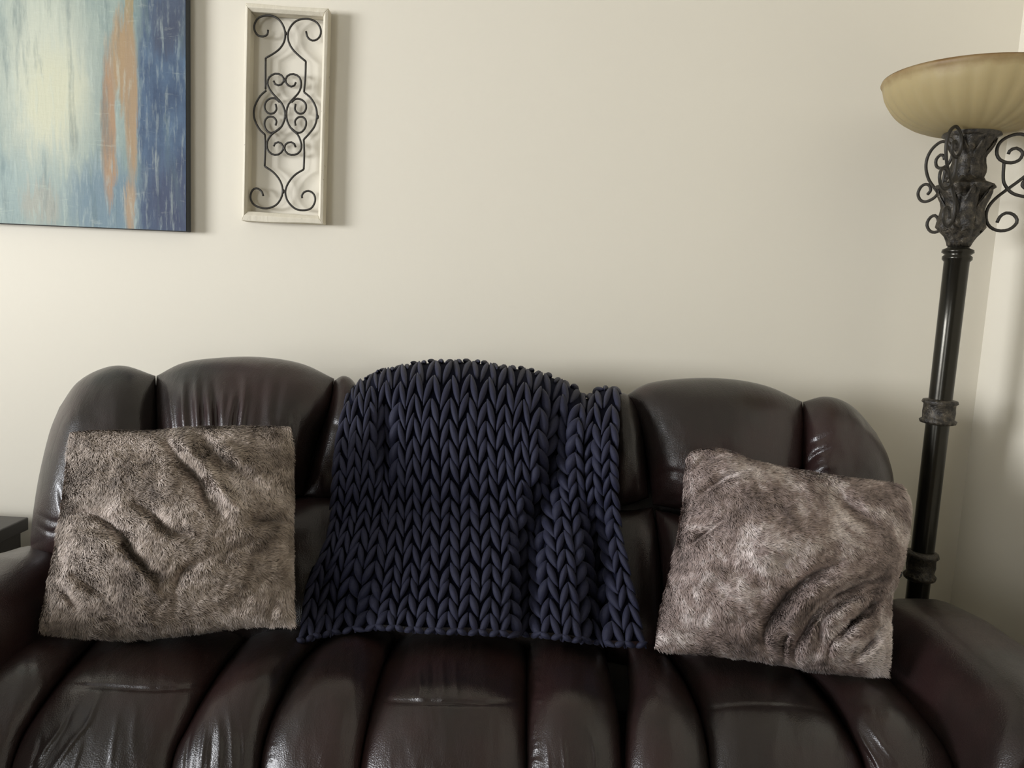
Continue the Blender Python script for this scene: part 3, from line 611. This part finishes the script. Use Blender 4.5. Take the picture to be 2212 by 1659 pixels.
pl = pillow('fur_pillow', 'square taupe fur pillow leaning upright at the left end of the sofa', (-.715, .52), (-.585, .95),
    [(150,934),(230,930),(320,932),(420,924),(540,922),(628,922)], [(628,922),(632,1050),(630,1200),(634,1350)], [(84,1362),(160,1374),(280,1380),(420,1366),(540,1352),(634,1350)], [(150,934),(138,1060),(118,1190),(84,1362)],
    [([(350,940),(388,995),(428,1036),(449,1082),(489,1122)], 15, -.022), ([(378,945),(440,1008),(479,1060),(530,1110)], 12, .016), ([(426,935),(469,985),(515,1018)], 14, -.018), ([(465,950),(510,990),(560,1020)], 18, .010),
     ([(150,1112),(199,1108),(247,1140),(280,1185),(312,1226),(340,1243)], 13, -.022), ([(276,1076),(330,1112),(370,1146),(420,1158)], 13, -.018), ([(96,1250),(143,1283),(177,1320)], 11, -.018), ([(147,1231),(199,1267),(245,1277)], 15, -.020),
     ([(239,1166),(286,1217),(326,1267),(354,1300)], 13, .014), ([(437,1215),(398,1229),(376,1272)], 12, -.014), ([(174,960),(150,985),(134,1016)], 8, -.014), ([(520,1130),(570,1125),(632,1135)], 14, -.014),
     ([(170,1180),(215,1175),(250,1210)], 22, .012), ([(120,1130),(160,1150),(220,1160)], 12, .010), ([(600,1290),(585,1330),(600,1350)], 9, -.012)],
    M_FUR_L, .9, NF, .095, 2.0)
pr_ = pillow('fur_pillow', 'lighter rosy taupe fur pillow tilted at the right end of the sofa near the lamp', (-.715, .52), (-.585, .95),
    [(1482,990),(1500,974),(1560,972),(1640,1000),(1760,1022),(1880,1040),(1945,1046)], [(1945,1046),(1966,1100),(1955,1180),(1940,1245),(1922,1300),(1922,1400),(1915,1460)], [(1414,1400),(1520,1412),(1640,1425),(1780,1450),(1915,1460)], [(1482,990),(1478,1080),(1455,1210),(1428,1320),(1414,1400)],
    [([(1655,1412),(1647,1371),(1666,1331),(1701,1282),(1746,1246),(1804,1215)], 12, -.022), ([(1716,1447),(1715,1402),(1746,1349),(1791,1300),(1858,1262),(1925,1252)], 10, -.020), ([(1768,1390),(1775,1335),(1826,1291),(1916,1264)], 9, -.018),
     ([(1804,1388),(1858,1322),(1918,1286)], 8, -.015), ([(1868,1396),(1890,1365),(1920,1335)], 8, -.012), ([(1742,1400),(1762,1345),(1808,1295),(1880,1272)], 7, .010), ([(1700,1370),(1720,1320),(1770,1270),(1850,1235)], 12, .012),
     ([(1490,1015),(1523,994),(1568,976)], 9, -.016), ([(1500,1000),(1520,985),(1540,990)], 6, -.010), ([(1494,1082),(1550,1038),(1621,1008)], 10, -.010), ([(1782,1043),(1835,1097),(1893,1137)], 16, -.012), ([(1474,1185),(1522,1152),(1560,1118)], 8, -.007),
     ([(1930,1090),(1950,1120),(1945,1170)], 9, -.012), ([(1600,1120),(1700,1170),(1800,1180)], 60, .010), ([(1830,1430),(1870,1400),(1900,1380)], 8, -.012), ([(1785,1418),(1800,1375),(1850,1335),(1905,1312)], 6, -.012), ([(1735,1380),(1748,1330),(1795,1285),(1870,1252)], 6, -.010), ([(1850,1415),(1880,1385),(1912,1368)], 6, -.010), ([(1690,1430),(1690,1395),(1700,1360)], 7, -.012)],
    M_FUR_R, .5, NF, .095, 5.0)
q = [at(1932, 1254, -.66), at(1938, 1250, -.66), at(1945, 1243, -.66), at(1949, 1236, -.66)]
mesh_obj('dark_tab', *tube([np.array(x) for x in q], [.0015, .003, .003, .0015], 8), M_TAB, pr_, origin=np.array(pr_.location))  # small dark tab at the pillow's right edge, purpose unidentified

# ------------------------------------------------------------------ torchiere floor lamp
YL = -.27; ax = at(2098, 300, YL); lx_ = ax.x
def zat(py, px=None):
    """height on the lamp's axis that meets picture row py"""
    lo, hi = 0.0, 2.6
    for _ in range(40):
        m = (lo + hi)/2; d = np.array([lx_, YL, m]) - CAM; y = H/2 - F*(d @ _u)/(d @ _f)
        if y > py: lo = m
        else: hi = m
    return lo
PXM = np.linalg.norm(np.array(ax) - CAM)*0.965/F
lamp = empty('floor_lamp', (lx_, YL, 0), 'tall dark bronze floor lamp with amber glass bowl and iron scrolls in the corner', 'floor lamp')
R_B = .200
zb, zr = zat(292), zat(184)
prof = []
BW = arclen(cat_rom([(.20, 0), (.32, .025), (.50, .10), (.68, .24), (.83, .45), (.94, .72), (1, 1)], 60), 26)
for r_, z_ in BW: prof.append((R_B*r_, zb + (zr - zb)*z_))
prof += [(R_B + .004, zr + .006), (R_B + .002, zr + .012), (R_B - .004, zr + .008)]
for r_, z_ in BW[::-1]: prof.append((R_B*r_ - .006, zb + .006 + (zr - zb)*z_))
def flute(a, z, r): return 1 + .022*abs(math.cos(a*14))*max(0, 1 - ((z - zb)/(zr - zb))**3) if r > .06 else 1
gl = mesh_obj('glass_bowl', *lathe(prof, 168, lx_, YL, flute), M_GLASS, lamp, origin=(lx_, YL, zb))
pole_prof = lambda L: [(r*PXM, zat(y)) for r, y in L]
mesh_obj('socket_cup', *lathe([(0.001, zb + .03), (.05, zb + .028), (.062, zb - .002), (.04, zb - .012), (.001, zb - .012)], 40, lx_, YL), M_ORN, lamp)
leaf = lambda a, z, r: 1 + .10*abs(math.sin(a*5 + z*25)) + .05*math.sin(a*13 + z*140)
mesh_obj('carved_neck', *lathe(pole_prof([(1, 290), (36, 290), (38, 300), (31, 312), (28, 330), (24, 345), (22, 360), (23, 378), (29, 392), (44, 400), (46, 404), (38, 412), (32, 425), (29, 445), (31, 462), (37, 480), (38, 492), (33, 500), (25, 512), (20, 524), (18, 532), (1, 533)]), 96, lx_, YL, leaf), M_ORN, lamp)
# acanthus leaves around the neck
def leaf_mesh(az, z0, z1, r0, r1, w):
    V = []; n = 9; m = 7
    for i in range(n):
        q = i/(n-1); z = z0 + (z1 - z0)*q; r = r0 + (r1 - r0)*q**2.2 + .004*math.sin(q*9); ww = w*math.sin(math.pi*min(.97, q*.8 + .17))
        for k in range(m):
            s = (k/(m-1) - .5)*2; rr = r + .004*(1 - s*s) + .0015*math.cos(s*9); a = az + s*ww/r
            V.append((lx_ + rr*math.cos(a), YL + rr*math.sin(a), z - .006*abs(s)))
    b = len(V); V += [(lx_ + (x - lx_)*.88, YL + (y - YL)*.88, z) for x, y, z in V]
    Fc = [(i*m+k, i*m+k+1, (i+1)*m+k+1, (i+1)*m+k) for i in range(n-1) for k in range(m-1)]; Fc += [tuple(b + j for j in f[::-1]) for f in Fc]
    return V, Fc
for k in range(7): mesh_obj('leaf', *leaf_mesh(k*2*math.pi/7 + .3, zat(385), zat(300), 24*PXM, 38*PXM, .017), M_ORN, lamp)
for k in range(7): mesh_obj('leaf', *leaf_mesh(k*2*math.pi/7, zat(498), zat(402), 34*PXM, 44*PXM, .020), M_ORN, lamp)
mesh_obj('pole', *lathe(pole_prof([(1, 528), (18, 528), (19, 536), (27, 540), (28, 546), (22, 551), (26, 555), (26, 561), (22, 566), (21.5, 700), (21, 868)]) + [(21*PXM, zat(1100)), (21*PXM, .06), (.001, .06)], 48, lx_, YL), M_POLE, lamp)
knurl = lambda a, z, r: 1 + .05*abs(math.sin(a*9 + z*90))
mesh_obj('collar', *lathe(pole_prof([(20, 862), (29, 864), (31, 870), (27, 874), (28, 890), (27, 904), (32, 908), (30, 914), (20, 917)]), 72, lx_, YL, knurl), M_ORN, lamp)
mesh_obj('collar', *lathe(pole_prof([(20, 1190), (28, 1193), (30, 1201), (25, 1206), (26, 1222), (24, 1236), (29, 1243), (27, 1250), (20, 1254)]), 72, lx_, YL, knurl), M_ORN, lamp)
mesh_obj('foot', *lathe([(.001, .0), (.15, .0), (.152, .012), (.12, .03), (.07, .045), (.04, .075), (.026, .11), (.001, .11)], 60, lx_, YL), M_ORN, lamp)
# scroll brackets, profile in (radius, height)
axx = lambda y: 780 - (y - 850)*.105
S_a = [(1000,862),(1012,835),(1045,820),(1080,855),(1062,910),(1010,930),(955,905),(935,850),(950,780),(1000,732),(1070,715),(1140,760),(1172,830),(1165,910),(1120,1000),(1060,1065),(990,1130),(920,1200),(878,1270),(868,1350),(890,1410),(940,1440),(1000,1430),(1042,1380),(1032,1330),(990,1305),(950,1330),(930,1378)]
S_b = [(975,930),(970,1020),(975,1085),(1010,1150),(1060,1180),(1115,1188),(1165,1165),(1195,1115),(1180,1065),(1140,1045),(1095,1060),(1075,1100),(1095,1130)]
for az in (-18, 102, 222):
    ca_, sa_ = math.cos(math.radians(az)), math.sin(math.radians(az))
    for nm, s in (('scroll_bracket', S_a), ('scroll_tendril', S_b)):
        pts = arclen(cat_rom(s, 120), 80); P = []
        for x, y in pts:
            r = (x - axx(y))/3.53*PXM/math.cos(math.radians(10)); z = zat(90 + y/3.53 - (x - axx(y))/3.53*.055 + 2); P.append((lx_ + r*ca_, YL + r*sa_, z))
        mesh_obj(nm, *tube(P, .0037, 10), M_IRON, lamp)
